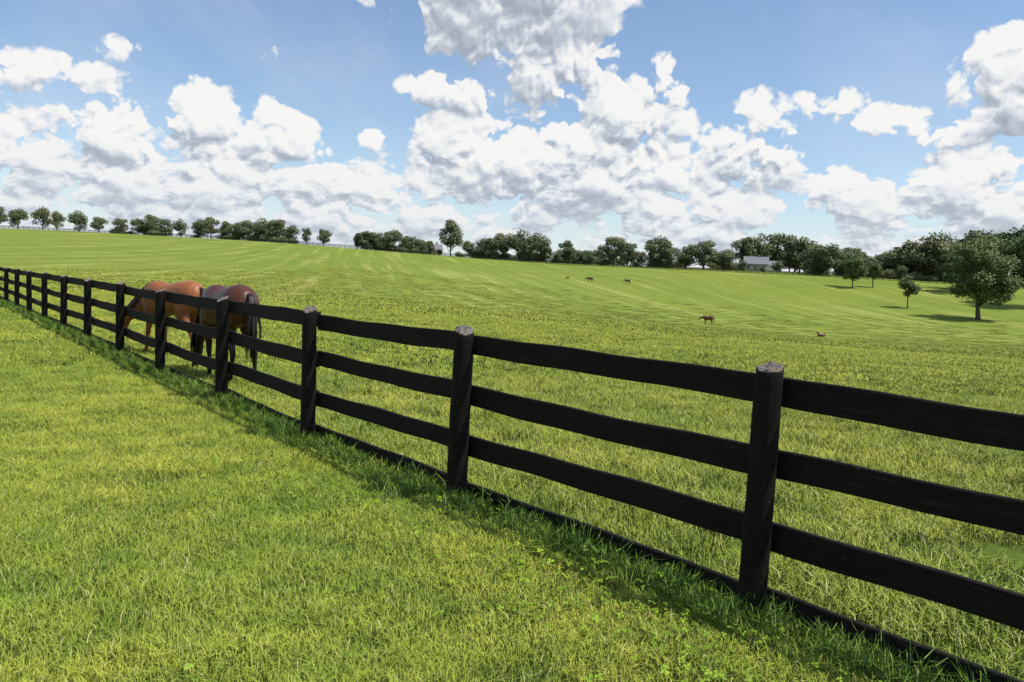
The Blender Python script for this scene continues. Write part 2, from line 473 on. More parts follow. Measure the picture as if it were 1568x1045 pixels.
for i in range(len(POSTS)-1):
    A, B = Vector((*POSTS[i], 0)), Vector((*POSTS[i+1], 0))
    dirv = (B-A).normalized(); nrm = Vector((dirv.y, -dirv.x, 0))
    if nrm.x < 0: nrm = -nrm
    off = nrm*(.083+.018)
    z0 = (hz(A.x, A.y)+hz(B.x, B.y))/2
    for r_, (zc, hh) in enumerate(((1.305, .162), (.895, .164), (.475, .162), (.085, .172))):
        board('rail_%d_%d' % (i+1, r_+1), A+off+dirv*.002, B+off-dirv*.002, z0+zc, hh+rnd.uniform(-.012, .008), .034, rnd)

# ------------------------------------------------------------------ far pasture fence
def far_fence(name, pts, step=2.6, thick=.12):
    g = Geo(); L = []
    for (a, b_) in zip(pts[:-1], pts[1:]):
        a = Vector(a); b_ = Vector(b_); n = max(1, int((b_-a).length/step))
        for k in range(n): L.append(a.lerp(b_, k/n))
    L.append(Vector(pts[-1]))
    Q = [Vector((p_.x, p_.y, hz(p_.x, p_.y))) for p_ in L]
    for p_ in Q: g.box(p_+Vector((0, 0, .65)), (thick*1.2, thick*1.2, 1.5))
    for a, b_ in zip(Q[:-1], Q[1:]):
        for zc in (.25, .65, 1.0, 1.32):
            u = (b_-a).normalized(); s_ = Vector((-u.y, u.x, 0))*.02; hv = Vector((0, 0, .085))
            c0, c1 = a+Vector((0, 0, zc)), b_+Vector((0, 0, zc))
            g.add([c0-s_-hv, c0+s_-hv, c0+s_+hv, c0-s_+hv, c1-s_-hv, c1+s_-hv, c1+s_+hv, c1-s_+hv],
                  [(0,1,2,3),(7,6,5,4),(0,4,5,1),(1,5,6,2),(2,6,7,3),(3,7,4,0)])
    M = simple('dark_far_fence', (.012, .012, .013), .7)
    return g.obj(name, [M])
def TY(t_, y_): return (t_*y_, y_)
far_fence('pasture_fence', [TY(-.95, 400), TY(-.64, 400), TY(-.45, 395), TY(-.32, 390), TY(-.2, 385), TY(0, 372), TY(.15, 345), TY(.32, 318), TY(.45, 300), TY(.64, 285), TY(.95, 270)])

# ------------------------------------------------------------------ trees
def leaf_mat(name, dark, light):
    m, t, p, o = material(name)
    try: m.use_bump_map_correction = False
    except Exception: pass
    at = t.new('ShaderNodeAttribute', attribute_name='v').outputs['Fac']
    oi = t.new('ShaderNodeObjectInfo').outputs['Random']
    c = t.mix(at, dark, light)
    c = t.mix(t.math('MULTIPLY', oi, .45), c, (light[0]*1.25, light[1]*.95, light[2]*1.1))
    t.set(p.inputs['Base Color'], c); p.inputs['Roughness'].default_value = .6
    p.inputs['Specular IOR Level'].default_value = .2
    t.set(p.inputs['Normal'], soft_normal(t, (.1, -.25, .45), .6))
    return m
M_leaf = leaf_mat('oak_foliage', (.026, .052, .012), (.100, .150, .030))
M_leaf2 = leaf_mat('hazed_distant_foliage', (.055, .084, .040), (.135, .170, .065))  # far greens lightened: aerial haze mixed into the leaf colour
M_bark = simple('bark', (.075, .058, .045), .9, .4, 8, .8, 20)

def tree_geo(seed, nblob, nleaf, ls, cz=.58, ax=(.36, .36, .40), trunk=.022, br=(.09, .17), tz=.25, wood=True, conic=0.0):
    r = np.random.default_rng(seed)
    W = Geo(); blobs = []
    for i in range(nblob):
        v = r.normal(size=3); v /= np.linalg.norm(v); q = .30+.62*r.random()**.6
        zz = v[2]*q
        k = 1-conic*max(0, (zz+1)/2)
        c = np.array([v[0]*ax[0]*q*k, v[1]*ax[1]*q*k, cz+zz*ax[2]])
        blobs.append((c, br[0]+(br[1]-br[0])*r.random(), r.random()))
    if wood:
        bend = r.normal(size=2)*.02
        tp = [(0, 0, -.03), (0, 0, .02), (bend[0]*.5, bend[1]*.5, tz*.6), (bend[0], bend[1], tz), (bend[0]*1.5, bend[1]*1.5, cz), (bend[0], bend[1], cz+ax[2]*.6)]
        W.tube(tp, [trunk*1.7, trunk*1.15, trunk, trunk*.9, trunk*.5, trunk*.12], 9)
        for c, br_, _ in blobs[:max(6, nblob//2)]:
            z0 = tz*.85+r.random()*(max(.05, c[2]-tz))*.55
            s0 = Vector((bend[0], bend[1], min(z0, c[2]-.02)))
            e_ = Vector(c); m_ = s0.lerp(e_, .5)+Vector((0, 0, -.02+.03*r.random()))
            W.tube([s0, m_, e_], [trunk*.42, trunk*.25, trunk*.07], 6)
    wts = np.array([b_[1]**2 for b_ in blobs]); wts /= wts.sum()
    bi = r.choice(nblob, nleaf, p=wts)
    V = np.zeros((nleaf*4, 3)); A = np.zeros(nleaf*4)
    C = np.array([b_[0] for b_ in blobs])[bi]; R = np.array([b_[1] for b_ in blobs])[bi]; S = np.array([b_[2] for b_ in blobs])[bi]
    dv = r.normal(size=(nleaf, 3)); dv /= np.linalg.norm(dv, axis=1)[:, None]
    rad = R*(.55+.5*r.random(nleaf)**.7)*(1+.25*r.normal(size=nleaf)*.6)
    Pc = C+dv*rad[:, None]*np.array([1.1, 1.1, .8])
    nn = dv*.9+r.normal(size=(nleaf, 3))*.7+np.array([0, 0, .35]); nn /= np.linalg.norm(nn, axis=1)[:, None]
    a_ = np.cross(nn, r.normal(size=(nleaf, 3))); a_ /= np.linalg.norm(a_, axis=1)[:, None]
    b_ = np.cross(nn, a_); sz = ls*(.6+.8*r.random(nleaf))[:, None]
    V[0::4] = Pc-a_*sz; V[1::4] = Pc-b_*sz*.6; V[2::4] = Pc+a_*sz; V[3::4] = Pc+b_*sz*.6
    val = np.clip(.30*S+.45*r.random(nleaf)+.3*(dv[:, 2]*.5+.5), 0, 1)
    for k in range(4): A[k::4] = val
    Fq = (np.arange(nleaf)[:, None]*4+np.arange(4)[None]).tolist()
    return W, V.tolist(), Fq, A.tolist()

def tree_object(name, loc, h, seed, **kw):
    e = empty(name, (*loc, hz(*loc)), random.random()*6.28, h)
    W, V, F, A = tree_geo(seed, **kw)
    W.obj('trunk_and_limbs', [M_bark], smooth=True, parent=e)
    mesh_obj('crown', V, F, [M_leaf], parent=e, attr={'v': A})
    return e

tree_object('oak_tree', (116.5, 200), 20.5, 101, nblob=40, nleaf=18000, ls=.0125, ax=(.37, .37, .42), cz=.57, br=(.07, .13), tz=.15, trunk=.026)
tree_object('oak_tree', (150, 233), 25, 102, nblob=38, nleaf=15000, ls=.0125, ax=(.38, .38, .38), cz=.58, br=(.08, .14), tz=.16, trunk=.024)
tree_object('young_tree', (109.5, 222), 9.6, 103, nblob=16, nleaf=3000, ls=.022, ax=(.25, .25, .33), cz=.62, br=(.07, .13), tz=.25, trunk=.016)
tree_object('maple_tree', (111.5, 264), 11, 104, nblob=22, nleaf=7000, ls=.018, ax=(.40, .40, .36), cz=.60, br=(.09, .16), tz=.18, trunk=.018)
tree_object('maple_tree', (120, 268), 8.8, 105, nblob=18, nleaf=4000, ls=.02, ax=(.28, .28, .33), cz=.62, br=(.08, .14), tz=.25, trunk=.018)
tree_object('oak_tree', (145, 262), 16, 106, nblob=24, nleaf=7000, ls=.016, ax=(.40, .40, .38), cz=.56, br=(.08, .15), tz=.15, trunk=.02)
tree_object('oak_tree', (158, 270), 22, 107, nblob=30, nleaf=11000, ls=.014, ax=(.40, .40, .38), cz=.57, br=(.08, .15), tz=.15, trunk=.02)

def proto(name, seed, **kw):
    W, V, F, A = tree_geo(seed, **kw)
    g = Geo()
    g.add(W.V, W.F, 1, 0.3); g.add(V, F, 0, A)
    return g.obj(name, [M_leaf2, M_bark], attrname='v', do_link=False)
protos = []
for k in range(6):
    protos.append(proto('tl_%d' % k, 200+k, nblob=22, nleaf=3800, ls=.024, cz=.53+.02*(k % 2), ax=(.36+.03*(k % 3), .38, .38), br=(.09, .17), tz=.10+.03*(k % 3), trunk=.02, conic=.15*(k % 3)))
protos.append(proto('tl_6', 300, nblob=16, nleaf=2600, ls=.026, cz=.55, ax=(.17, .17, .42), br=(.07, .12), tz=.12, trunk=.018, conic=.6))
protos.append(proto('tl_7_bush', 301, nblob=16, nleaf=2400, ls=.04, cz=.42, ax=(.7, .5, .32), br=(.18, .3), tz=.1, trunk=.02))
TL = [(-.623,430,9.5,1),(-.592,430,10.6,.85),(-.573,440,9.5,.7),(-.545,430,10,1),(-.521,435,7.5,1),(-.494,430,7.5,1.1),(-.472,432,8,1),(-.455,430,9.5,1),(-.439,435,8,1),
 (-.419,425,8.5,.85),(-.394,425,8.5,1),(-.381,430,10,1),(-.361,425,8,1.1),(-.34,425,10,1.1),(-.32,425,10.5,1.1),(-.299,425,10.5,1.1),(-.283,425,9,1),(-.262,418,7.5,.7),(-.24,415,7.5,.9),
 (-.192,410,8,1.3),(-.176,412,8,1.3),(-.155,410,9.5,1.1),(-.135,408,7.5,1.1),(-.121,405,6.5,1),(-.081,398,16.5,.85),(-.058,400,8,1),(-.036,398,10,1.1),(-.016,398,12.5,1),(.005,395,14.5,1.1),(.03,392,13.5,1.1),
 (.062,385,10.5,.9),(.091,380,6.5,1.3),(.122,372,12.5,1.1),(.14,370,10.5,1.1),(.176,360,13,1.1),(.19,358,10,1),(.214,352,11,1.1),(.235,350,12,1.1),(.26,345,9.5,1.2),(.285,372,14,1),(.305,375,16.5,1),(.33,375,16.5,1.1),(.355,370,15.5,1.1),
 (.372,330,11,1),(.389,325,12.2,1.1),(.405,330,10,1.1),(.43,335,8,1.2),(.455,345,10,1.2),(.473,340,12,1.1),(.49,335,13,1.1),(.514,325,17.5,1),(.535,325,15.5,1.1),(.564,320,17.5,1),(.585,318,18,1.1),(.61,315,18,1.1),(.635,312,19,1.1),(.66,310,18,1.1),(.69,310,18,1.2),(.73,305,16,1.2),(.78,300,18,1.2),(.83,300,17,1.2),(.88,300,18,1.2),
 (-.65,430,10,1),(-.69,430,9,1),(-.74,430,10,1),(-.79,430,9,1),(-.85,430,10,1)]
pts = []; rot = []; scl = []; idx = []
rt = random.Random(5)
for (t_, y_, h, w) in TL:
    h *= 1.3 if t_ < -.1 else (1.15 if t_ < .46 else 1.3)
    x_ = t_*y_; pts.append((x_, y_, hz(x_, y_)-.3)); rot.append((0, 0, rt.random()*6.28)); scl.append((h*w*1.1, h*w*1.1, h*1.03)); idx.append(rt.choice([0,1,2,3,4,5]))
for (a_, b_, n_) in ((-.40, -.275, 26), (-.50, -.43, 14), (-.205, -.10, 34), (-.075, .28, 100), (.36, .90, 120)):
    for k in range(n_):
        t_ = rt.uniform(a_, b_); y_ = float(np.interp(t_, [-.5, -.2, 0, .2, .4, .9], [424, 404, 390, 355, 322, 298]))+rt.uniform(2, 28)
        x_ = t_*y_; bush = rt.random() < .6
        pts.append((x_, y_, hz(x_, y_)-.3)); rot.append((0, 0, rt.random()*6.28))
        h = rt.uniform(2.5, 5) if bush else rt.uniform(6, 9)
        scl.append((h*1.5, h*1.3, h) if bush else (h, h, h)); idx.append(7 if bush else rt.choice([0,1,2,3,4,5,6]))
for k in range(80):
    t_ = rt.uniform(.28, .9); y_ = float(np.interp(t_, [.28, .5, .9], [400, 360, 340]))+rt.uniform(0, 40); x_ = t_*y_; h = rt.uniform(10, 16)
    pts.append((x_, y_, hz(x_, y_)-.3)); rot.append((0, 0, rt.random()*6.28)); scl.append((h, h, h)); idx.append(rt.choice([0,1,2,3,4,5]))
for (t_, y_, h) in ((.283, 338, 5.5), (.327, 338, 6.5), (.309, 336, 3.2), (-.095, 405, 4)):
    x_ = t_*y_; pts.append((x_, y_, hz(x_, y_)-.3)); rot.append((0, 0, rt.random()*6.28)); scl.append((h, h, h)); idx.append(rt.choice([0,1,2]))
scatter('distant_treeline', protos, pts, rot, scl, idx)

# ------------------------------------------------------------------ farm buildings
M_white = simple('white_clapboard', (.62, .62, .60), .6, .06, 2, .2, 8)
M_roof = simple('grey_shingle_roof', (.17, .18, .20), .8, .2, 3, .3, 12)
M_glass = simple('window_glass', (.03, .04, .05), .15, .2)
M_brick = simple('chimney_brick', (.28, .14, .10), .9, .3, 12)
def house(name, loc, rz, W, D, Hh, R, wing=True):
    e = empty(name, (*loc, hz(*loc)-.1), rz)
    def gable(cx, cy, w, d_, h, r, tag):
        g = Geo()
        x0, x1, y0, y1 = cx-w/2, cx+w/2, cy-d_/2, cy+d_/2
        g.add([(x0,y0,0),(x1,y0,0),(x1,y1,0),(x0,y1,0),(x0,y0,h),(x1,y0,h),(x1,y1,h),(x0,y1,h),(x0,cy,h+r),(x1,cy,h+r)],
              [(0,1,5,4),(2,3,7,6),(1,2,6,9,5),(3,0,4,8,7)])
        g.obj('walls_'+tag, [M_white], parent=e)
        q = Geo(); o_ = .45; th = .18; sl = r/(d_/2)
        for s_ in (-1, 1):
            ye = cy+s_*(d_/2+o_); ze = h-sl*o_
            q.add([(x0-o_,cy,h+r+.02),(x1+o_,cy,h+r+.02),(x1+o_,ye,ze+.02),(x0-o_,ye,ze+.02),
                   (x0-o_,cy,h+r+.02+th),(x1+o_,cy,h+r+.02+th),(x1+o_,ye,ze+.02+th),(x0-o_,ye,ze+.02+th)],
                  [(0,1,2,3),(7,6,5,4),(2,6,7,3),(0,3,7,4),(1,5,6,2)])
        q.obj('roof_'+tag, [M_roof], parent=e)
    gable(0, 0, W, D, Hh, R, 'main')
    wn = Geo(); fr = Geo()
    nwin = int(W/2.6)
    for k in range(nwin):
        x_ = -W/2+W*(k+.5)/nwin
        for zc in ((1.6,) if Hh < 4 else (1.6, 4.1)):
            if k == nwin//2 and zc < 2: continue
            fr.box((x_, -D/2-.03, zc), (1.15, .07, 1.6)); wn.box((x_, -D/2-.06, zc), (.95, .07, 1.4))
    for s_ in (-1, 1):
        fr.box((s_*(W/2+.03), 0, 1.7), (.07, 1.15, 1.6)); wn.box((s_*(W/2+.06), 0, 1.7), (.07, .95, 1.4))
    fr.obj('window_trim', [M_white], parent=e); wn.obj('windows', [M_glass], parent=e)
    dr = Geo(); x_ = -W/2+W*(nwin//2+.5)/nwin; dr.box((x_, -D/2-.05, 1.05), (1.1, .1, 2.1)); dr.obj('door', [M_brick], parent=e)
    ch = Geo(); ch.box((W*.22, .4, Hh+R), (.9, .9, 2.0)); ch.box((W*.22, .4, Hh+R+1.05), (1.1, 1.1, .15)); ch.obj('chimney', [M_brick], parent=e)
    if wing:
        gable(W*.62+1, 1.5, 5.5, 6, 2.8, 1.8, 'wing')
        pg = Geo()
        for k in range(5): pg.box((-W/2+1+k*(W-2)/4, -D/2-2.1, 1.2), (.18, .18, 2.4))
        pg.box((0, -D/2-1.2, .1), (W-1, 2.2, .2)); pg.obj('porch_posts', [M_white], parent=e)
        pr = Geo(); pr.box((0, -D/2-1.25, 2.5), (W-.6, 2.4, .16)); pr.obj('porch_roof', [M_roof], parent=e)
    return e
house('white_farmhouse', (.300*352, 352), -.25, 9.8, 7.5, 3.2, 3.0)
house('grey_farmhouse', (-.103*415, 415), .3, 8, 6, 3.2, 2.4, False)

# ------------------------------------------------------------------ horses
def coat(name, col, dark, leg=.55):
    m, t, p, o = material(name)
    tc = t.new('ShaderNodeTexCoord').outputs['Object']
    z = t.xyz(tc)[2]
    n = t.noise(tc, 3, 4, .6).outputs[0]
    c = t.mix(n, tuple(a*.7 for a in col), tuple(a*1.25 for a in col))
    c = t.mix(t.ramp(t.math('MULTIPLY_ADD', n, .25, z), leg, leg-.25), c, dark)
    c = t.mix(t.ramp(z, .06, .045), c, (.05, .045, .04))
    t.set(p.inputs['Base Color'], c); p.inputs['Roughness'].default_value = .42
    p.inputs['Specular IOR Level'].default_value = .35
    b_ = t.new('ShaderNodeBump'); b_.inputs['Strength'].default_value = .25; b_.inputs['Distance'].default_value = .01
    t.set(b_.inputs['Height'], t.noise(t.vm('MULTIPLY', tc, (20, 60, 60)), 1, 4).outputs[0]); t.set(p.inputs['Normal'], b_.outputs[0])
    return m
M_bay = coat('bay_coat', (.085, .027, .012), (.010, .007, .006), .90)
M_bay2 = coat('light_bay_coat', (.20, .070, .025), (.03, .013, .008), .65)
M_chest = coat('chestnut_coat', (.30, .105, .034), (.14, .05, .02), .35)
M_hair = simple('black_horse_hair', (.010, .008, .006), .5, .3, 20)
M_hair2 = simple('dark_brown_horse_hair', (.03, .012, .007), .5, .3, 20)

def horse(name, loc, heading, scale=1.0, pose='graze', mat=None, hair=None, vox=.02, step=0.0, headturn=0.0):
    mat = mat or M_bay; hair = hair or M_hair
    lie = pose == 'lie'
    dz = -.78 if lie else 0
    e = empty(name, (*loc, hz(*loc)), heading, scale)
    g = Geo()
    body = [(-.84,1.24,.07,.06),(-.80,1.24,.19,.15),(-.70,1.22,.29,.235),(-.52,1.20,.335,.285),(-.32,1.185,.325,.285),(-.08,1.14,.31,.285),(.16,1.115,.33,.29),(.36,1.135,.36,.265),(.52,1.14,.35,.235),(.66,1.13,.27,.19),(.75,1.13,.15,.12)]
    g.tube([(b_[0], 0, b_[1]+dz) for b_ in body], [b_[2] for b_ in body], 20, lat=[b_[3] for b_ in body], latdir=(0, 1, 0))
    ht = headturn
    if pose == 'graze':
        neck = [(.42,1.26,.24,.13),(.66,1.16,.225,.12),(.86,.98,.185,.10),(1.03,.76,.15,.085),(1.15,.56,.125,.08),(1.19,.46,.10,.07)]
        head = [(1.15,.55,.07,.06),(1.20,.45,.115,.085),(1.24,.34,.125,.085),(1.29,.22,.09,.065),(1.33,.12,.068,.055),(1.355,.05,.062,.055),(1.36,.02,.035,.035)]
        poll = (1.12, .58)
    elif pose == 'reach':
        neck = [(.42,1.26,.24,.13),(.66,1.15,.22,.12),(.90,.99,.18,.10),(1.14,.83,.145,.085),(1.32,.71,.12,.08)]
        head = [(1.27,.73,.07,.06),(1.35,.65,.115,.085),(1.42,.54,.12,.08),(1.50,.39,.085,.065),(1.56,.26,.065,.055),(1.59,.19,.05,.045)]
        poll = (1.27, .82)
    elif pose == 'low':
        neck = [(.42,1.28,.23,.13),(.66,1.28,.21,.12),(.90,1.22,.17,.10),(1.12,1.16,.14,.085),(1.28,1.14,.12,.08)]
        head = [(1.20,1.17,.07,.06),(1.30,1.12,.12,.085),(1.40,1.03,.12,.08),(1.50,.92,.085,.065),(1.58,.83,.065,.055),(1.62,.78,.05,.045)]
        poll = (1.25, 1.27)
    else:
        neck = [(.42,1.26,.23,.13),(.60,1.36,.21,.12),(.78,1.52,.165,.10),(.92,1.68,.135,.085),(1.0,1.78,.115,.08)]
        head = [(.93,1.80,.07,.06),(1.02,1.76,.12,.085),(1.13,1.69,.12,.08),(1.26,1.60,.085,.065),(1.36,1.53,.065,.055),(1.40,1.50,.045,.045)]
        poll = (.97, 1.88)
    tw = lambda x_: ht*max(0, x_-.5)
    g.tube([(b_[0], tw(b_[0]), b_[1]+dz) for b_ in neck], [b_[2] for b_ in neck], 16, lat=[b_[3] for b_ in neck], latdir=(0, 1, 0))
    g.tube([(b_[0], tw(b_[0]), b_[1]+dz) for b_ in head], [b_[2] for b_ in head], 14, lat=[b_[3] for b_ in head], latdir=(0, 1, 0))
    for s_ in (-1, 1):
        a_ = Vector((poll[0], tw(poll[0])+s_*.055, poll[1]+dz-.03))
        dr = Vector((-.05, s_*.02, .13)) if pose != 'graze' else Vector((-.10, s_*.05, .07))
        g.tube([a_, a_+dr*.5, a_+dr], [.028, .03, .012], 8)
        if lie:
            g.tube([(-.5, s_*.16, .30), (-.25, s_*.30, .2), (-.55, s_*.36, .10), (-.2, s_*.34, .06), (-.05, s_*.33, .05)], [.2, .14, .07, .045, .045], 12)
            g.tube([(.5, s_*.14, .30), (.62, s_*.22, .16), (.80, s_*.22, .08), (.55, s_*.26, .05), (.45, s_*.26, .05)], [.15, .09, .055, .045, .045], 12)
            continue
        k = step*s_
        hd = [(-.50,1.15,.23,.16),(-.47,.98,.22,.15),(-.44,.86,.165,.12),(-.52,.70,.105,.08),(-.62,.57,.07,.055),(-.665,.49,.062,.045),(-.655,.40,.045,.036),(-.645,.28,.037,.031),(-.635,.15,.045,.04),(-.60,.09,.038,.036),(-.575,.05,.05,.05),(-.565,.0,.06,.056)]
        yy = [.11,.13,.145,.15,.145,.14,.14,.14,.14,.14,.14,.14]
        g.tube([(b_[0]+k*.28*(1-b_[1]/1.15), s_*yy[i], b_[1]) for i, b_ in enumerate(hd)], [b_[2] for b_ in hd], 12, lat=[b_[3] for b_ in hd], latdir=(0, 1, 0))
        fr = [(.50,1.05,.20,.10),(.45,.88,.15,.10),(.43,.76,.095,.075),(.44,.62,.068,.058),(.455,.50,.052,.046),(.46,.44,.055,.048),(.455,.36,.038,.034),(.455,.25,.034,.03),(.455,.14,.043,.04),(.485,.085,.036,.034),(.505,.05,.048,.048),(.515,0,.058,.054)]
        yf = [.13,.145,.14,.135,.13,.13,.13,.13,.13,.13,.13,.13]
        g.tube([(b_[0]-k*.30*(1-b_[1]/1.05), s_*yf[i], b_[1]) for i, b_ in enumerate(fr)], [b_[2] for b_ in fr], 12, lat=[b_[3] for b_ in fr], latdir=(0, 1, 0))
    o = g.obj('body', [mat], smooth=True, parent=e)
    md = o.modifiers.new('fuse', 'REMESH'); md.mode = 'VOXEL'; md.voxel_size = vox; md.use_smooth_shade = True
    sm = o.modifiers.new('soften', 'SMOOTH'); sm.factor = .6; sm.iterations = 5 if vox < .03 else 2
    r = random.Random(9)
    tl = Geo()
    for k in range(34):
        ox, oy = r.gauss(0, .012), r.gauss(0, .022); ln = r.uniform(.75, 1.0) if not lie else .35
        P_ = [(-.80, oy*.5, 1.40+dz), (-.88+ox, oy, 1.34+dz), (-.93+ox, oy*1.8, 1.10+dz), (-.92+ox*2, oy*2.6, 1.34-ln*.55+dz), (-.89+ox*3, oy*2.4, max(.1, 1.34-ln+dz*.6))]
        tl.tube(P_, [.012, .02, .022, .018, .004], 5)
    tl.obj('tail', [hair], smooth=True, parent=e)
    mn = Geo()
    for i in range(len(neck)-1):
        for q_ in range(9):
            f = q_/9; a0, b0 = neck[i], neck[i+1]
            x_, z_, R_ = [a0[j]*(1-f)+b0[j]*f for j in (0, 1, 2)]
            dx, dzz = b0[0]-a0[0], b0[1]-a0[1]; L_ = math.hypot(dx, dzz); nx_, nz_ = -dzz/L_, dx/L_
            if nz_ < 0 : nx_, nz_ = -nx_, -nz_
            if i == 0 and f < .45: continue
            top = Vector((x_+nx_*R_*.97, tw(x_), z_+nz_*R_*.97+dz))
            mn.tube([top-Vector((nx_*.03, 0, nz_*.03)), top+Vector((nx_*.02, .04, nz_*.02)), top+Vector((-nx_*.06, (.10+r.random()*.02), -.10)), top+Vector((-nx_*.08, .12, -.16-r.random()*.06))],
                    [.016, .018, .014, .004], 5)
    mn.obj('mane', [hair], smooth=True, parent=e)
    return e

def head_of(dx, dy): return math.atan2(dy, dx)
horse('grazing_horse', (-4.62, 12.85), head_of(-.66, .74), 1.03, 'graze', M_bay, M_hair, .018, .45)
horse('grazing_horse', (-6.75, 15.75), head_of(-.88, .47), 1.0, 'reach', M_chest, M_hair2, .018, -.5, .05)
horse('grazing_horse', (.245*133, 133), head_of(-1, .1), 1.0, 'low', M_bay, M_hair, .03, .4)
horse('grazing_horse', (.094*245, 245), head_of(-1, .2), 1.0, 'low', M_bay, M_hair, .035, .3)
horse('grazing_horse', (.141*247, 247), head_of(-1, -.3), 1.0, 'low', M_bay, M_hair, .035, -.3)
horse('resting_foal', (.388*128, 128), head_of(-1, -.2), .8, 'lie', M_bay2, M_hair, .035)
horse('grazing_foal', (.066*252, 252), head_of(-1, .4), .6, 'graze', M_chest, M_hair, .035)

# ------------------------------------------------------------------ sky
world = bpy.data.worlds.new('World'); scene.world = world; world.use_nodes = True
try: world.cycles.sampling_method = 'NONE'
except Exception: pass
SUN_EL, SUN_AZ = math.radians(60), math.radians(102)
wt = NT(world.node_tree)
for nd in list(wt.n): wt.n.remove(nd)

CL = [ # azimuth, elevation, half-widths, weight
 (-.56,.110,.09,.045,1.1),(-.465,.135,.062,.046,1.3),(-.385,.150,.055,.052,1.4),(-.29,.145,.042,.044,1.3),(-.37,.085,.22,.055,1.5),(-.185,.160,.028,.016,.7),(-.22,.095,.07,.034,1.1),
 (-.535,.192,.080,.020,.9),(-.455,.232,.05,.016,.55),(-.27,.330,.08,.020,.5),(-.31,.235,.016,.022,.4),
 (-.02,.320,.130,.075,1.6),(-.085,.225,.060,.026,1.1),(.055,.255,.08,.052,1.4),(.125,.195,.068,.058,1.5),(.165,.240,.026,.036,1.2),(-.055,.155,.085,.040,1.3),(.05,.140,.16,.060,1.7),
 (.285,.168,.064,.050,1.5),(.365,.203,.030,.028,1.1),(.44,.185,.10,.024,1.2),(.550,.225,.062,.055,1.5),(.41,.105,.08,.034,1.2),(.51,.115,.10,.045,1.4),(.31,.352,.12,.014,.5),(.20,.085,.13,.045,1.3),(-.10,.085,.15,.042,1.2)]
def cloud_group():
    g = bpy.data.node_groups.new('cloud_density', 'ShaderNodeTree')
    g.interface.new_socket('P', in_out='INPUT', socket_type='NodeSocketVector')
    g.interface.new_socket('H', in_out='OUTPUT', socket_type='NodeSocketFloat')
    g.interface.new_socket('M', in_out='OUTPUT', socket_type='NodeSocketFloat')
    g.interface.new_socket('S', in_out='OUTPUT', socket_type='NodeSocketFloat')
    t = NT(g); gi = t.new('NodeGroupInput'); go = t.new('NodeGroupOutput')
    P = gi.outputs[0]
    a, e_, _ = t.xyz(P)
    es = t.math('SQRT', t.math('MAXIMUM', t.math('ADD', e_, .004), .0005))
    Q = t.comb(a, es)
    wn = t.noise(Q, 8, 3, .55, '2D').outputs['Color']
    wp = t.vm('MULTIPLY_ADD', t.vm('SUBTRACT', wn, (.5, .5, .5)), (.07, .035, 0), P)
    M = None
    for (ca, ce, ra, re, w) in CL:
        k = 1.22
        v = t.vm('MULTIPLY_ADD', wp, (1/(ra*k), 1/(re*k), 0), (-ca/(ra*k), -ce/(re*k), 0))
        d2 = t.vm('DOT_PRODUCT', v, v)
        val = t.math('MULTIPLY_ADD', d2, -w, w)
        M = val if M is None else t.math('SMOOTH_MAX', M, val, .12)
    hn = t.noise(t.comb(t.math('MULTIPLY', a, .7), t.math('MULTIPLY', e_, 6)), 6, 3, .6, '2D').outputs[0]
    hor = t.math('ADD', t.math('MULTIPLY_ADD', e_, -10.0, 1.0), t.math('MULTIPLY_ADD', hn, 2.2, -.95))
    M = t.math('SMOOTH_MAX', M, hor, .12)
    low = t.noise(Q, 5, 2, .5, '2D').outputs[0]
    gen = t.math('MULTIPLY_ADD', low, 4.0, -2.1)
    outm = t.math('MULTIPLY', t.math('MAXIMUM', t.math('SUBTRACT', t.math('ABSOLUTE', a), .66), t.math('SUBTRACT', e_, .38)), 14)
    gen = t.math('ADD', gen, t.math('MINIMUM', t.math('SUBTRACT', outm, 1.0), 0.0))
    M = t.math('MINIMUM', t.math('MAXIMUM', t.math('MAXIMUM', M, gen), -1.2), 1.6)
    vw = t.vm('MULTIPLY_ADD', t.vm('SUBTRACT', t.noise(Q, 24, 3, .55, '2D').outputs['Color'], (.5, .5, .5)), (.035, .035, 0), Q)
    vo = t.new('ShaderNodeTexVoronoi', voronoi_dimensions='2D', feature='F1')
    t.set(vo.inputs['Vector'], vw); vo.inputs['Scale'].default_value = 14
    vo.inputs['Detail'].default_value = 2.6; vo.inputs['Roughness'].default_value = .52; vo.inputs['Lacunarity'].default_value = 2.4
    vd = vo.outputs['Distance']
    bil = t.math('MULTIPLY_ADD', t.math('MULTIPLY', vd, vd), -1.6, .42)
    fb = t.noise(Q, 26, 6, .60, '2D').outputs[0]
    S_ = t.math('ADD', t.math('MULTIPLY', M, .75), t.math('MULTIPLY', bil, .70))
    H = t.math('ADD', t.math('ADD', M, t.math('MULTIPLY', bil, .62)), t.math('MULTIPLY_ADD', fb, .70, -.32))
    t.set(go.inputs[0], H); t.set(go.inputs[1], M); t.set(go.inputs[2], t.math('MULTIPLY_ADD', fb, .14, S_))
    return g
CG = cloud_group()
D = wt.new('ShaderNodeTexCoord').outputs['Generated']
dx, dy, dz_ = wt.xyz(D)
az = wt.math('ARCTAN2', dx, dy); el = wt.math('ARCSINE', dz_)
P0 = wt.comb(az, el)
def ev(off):
    nd = wt.new('ShaderNodeGroup'); nd.node_tree = CG
    wt.set(nd.inputs[0], wt.vm('ADD', P0, off)); return nd.outputs
E0, E1, E2 = ev((0, 0, 0)), ev((.003, .009, 0)), ev((.008, .030, 0))
alpha = wt.ramp(E0[0], -.04, .30, 0, 1, True)
hzal = wt.ramp(el, .11, .0, 0, .85)
d1 = wt.math('SUBTRACT', E0[2], E1[2]); d2 = wt.math('SUBTRACT', E0[1], E2[1])
L = wt.math('ADD', wt.math('MULTIPLY_ADD', d1, .90, .70), wt.math('MULTIPLY', d2, .40))
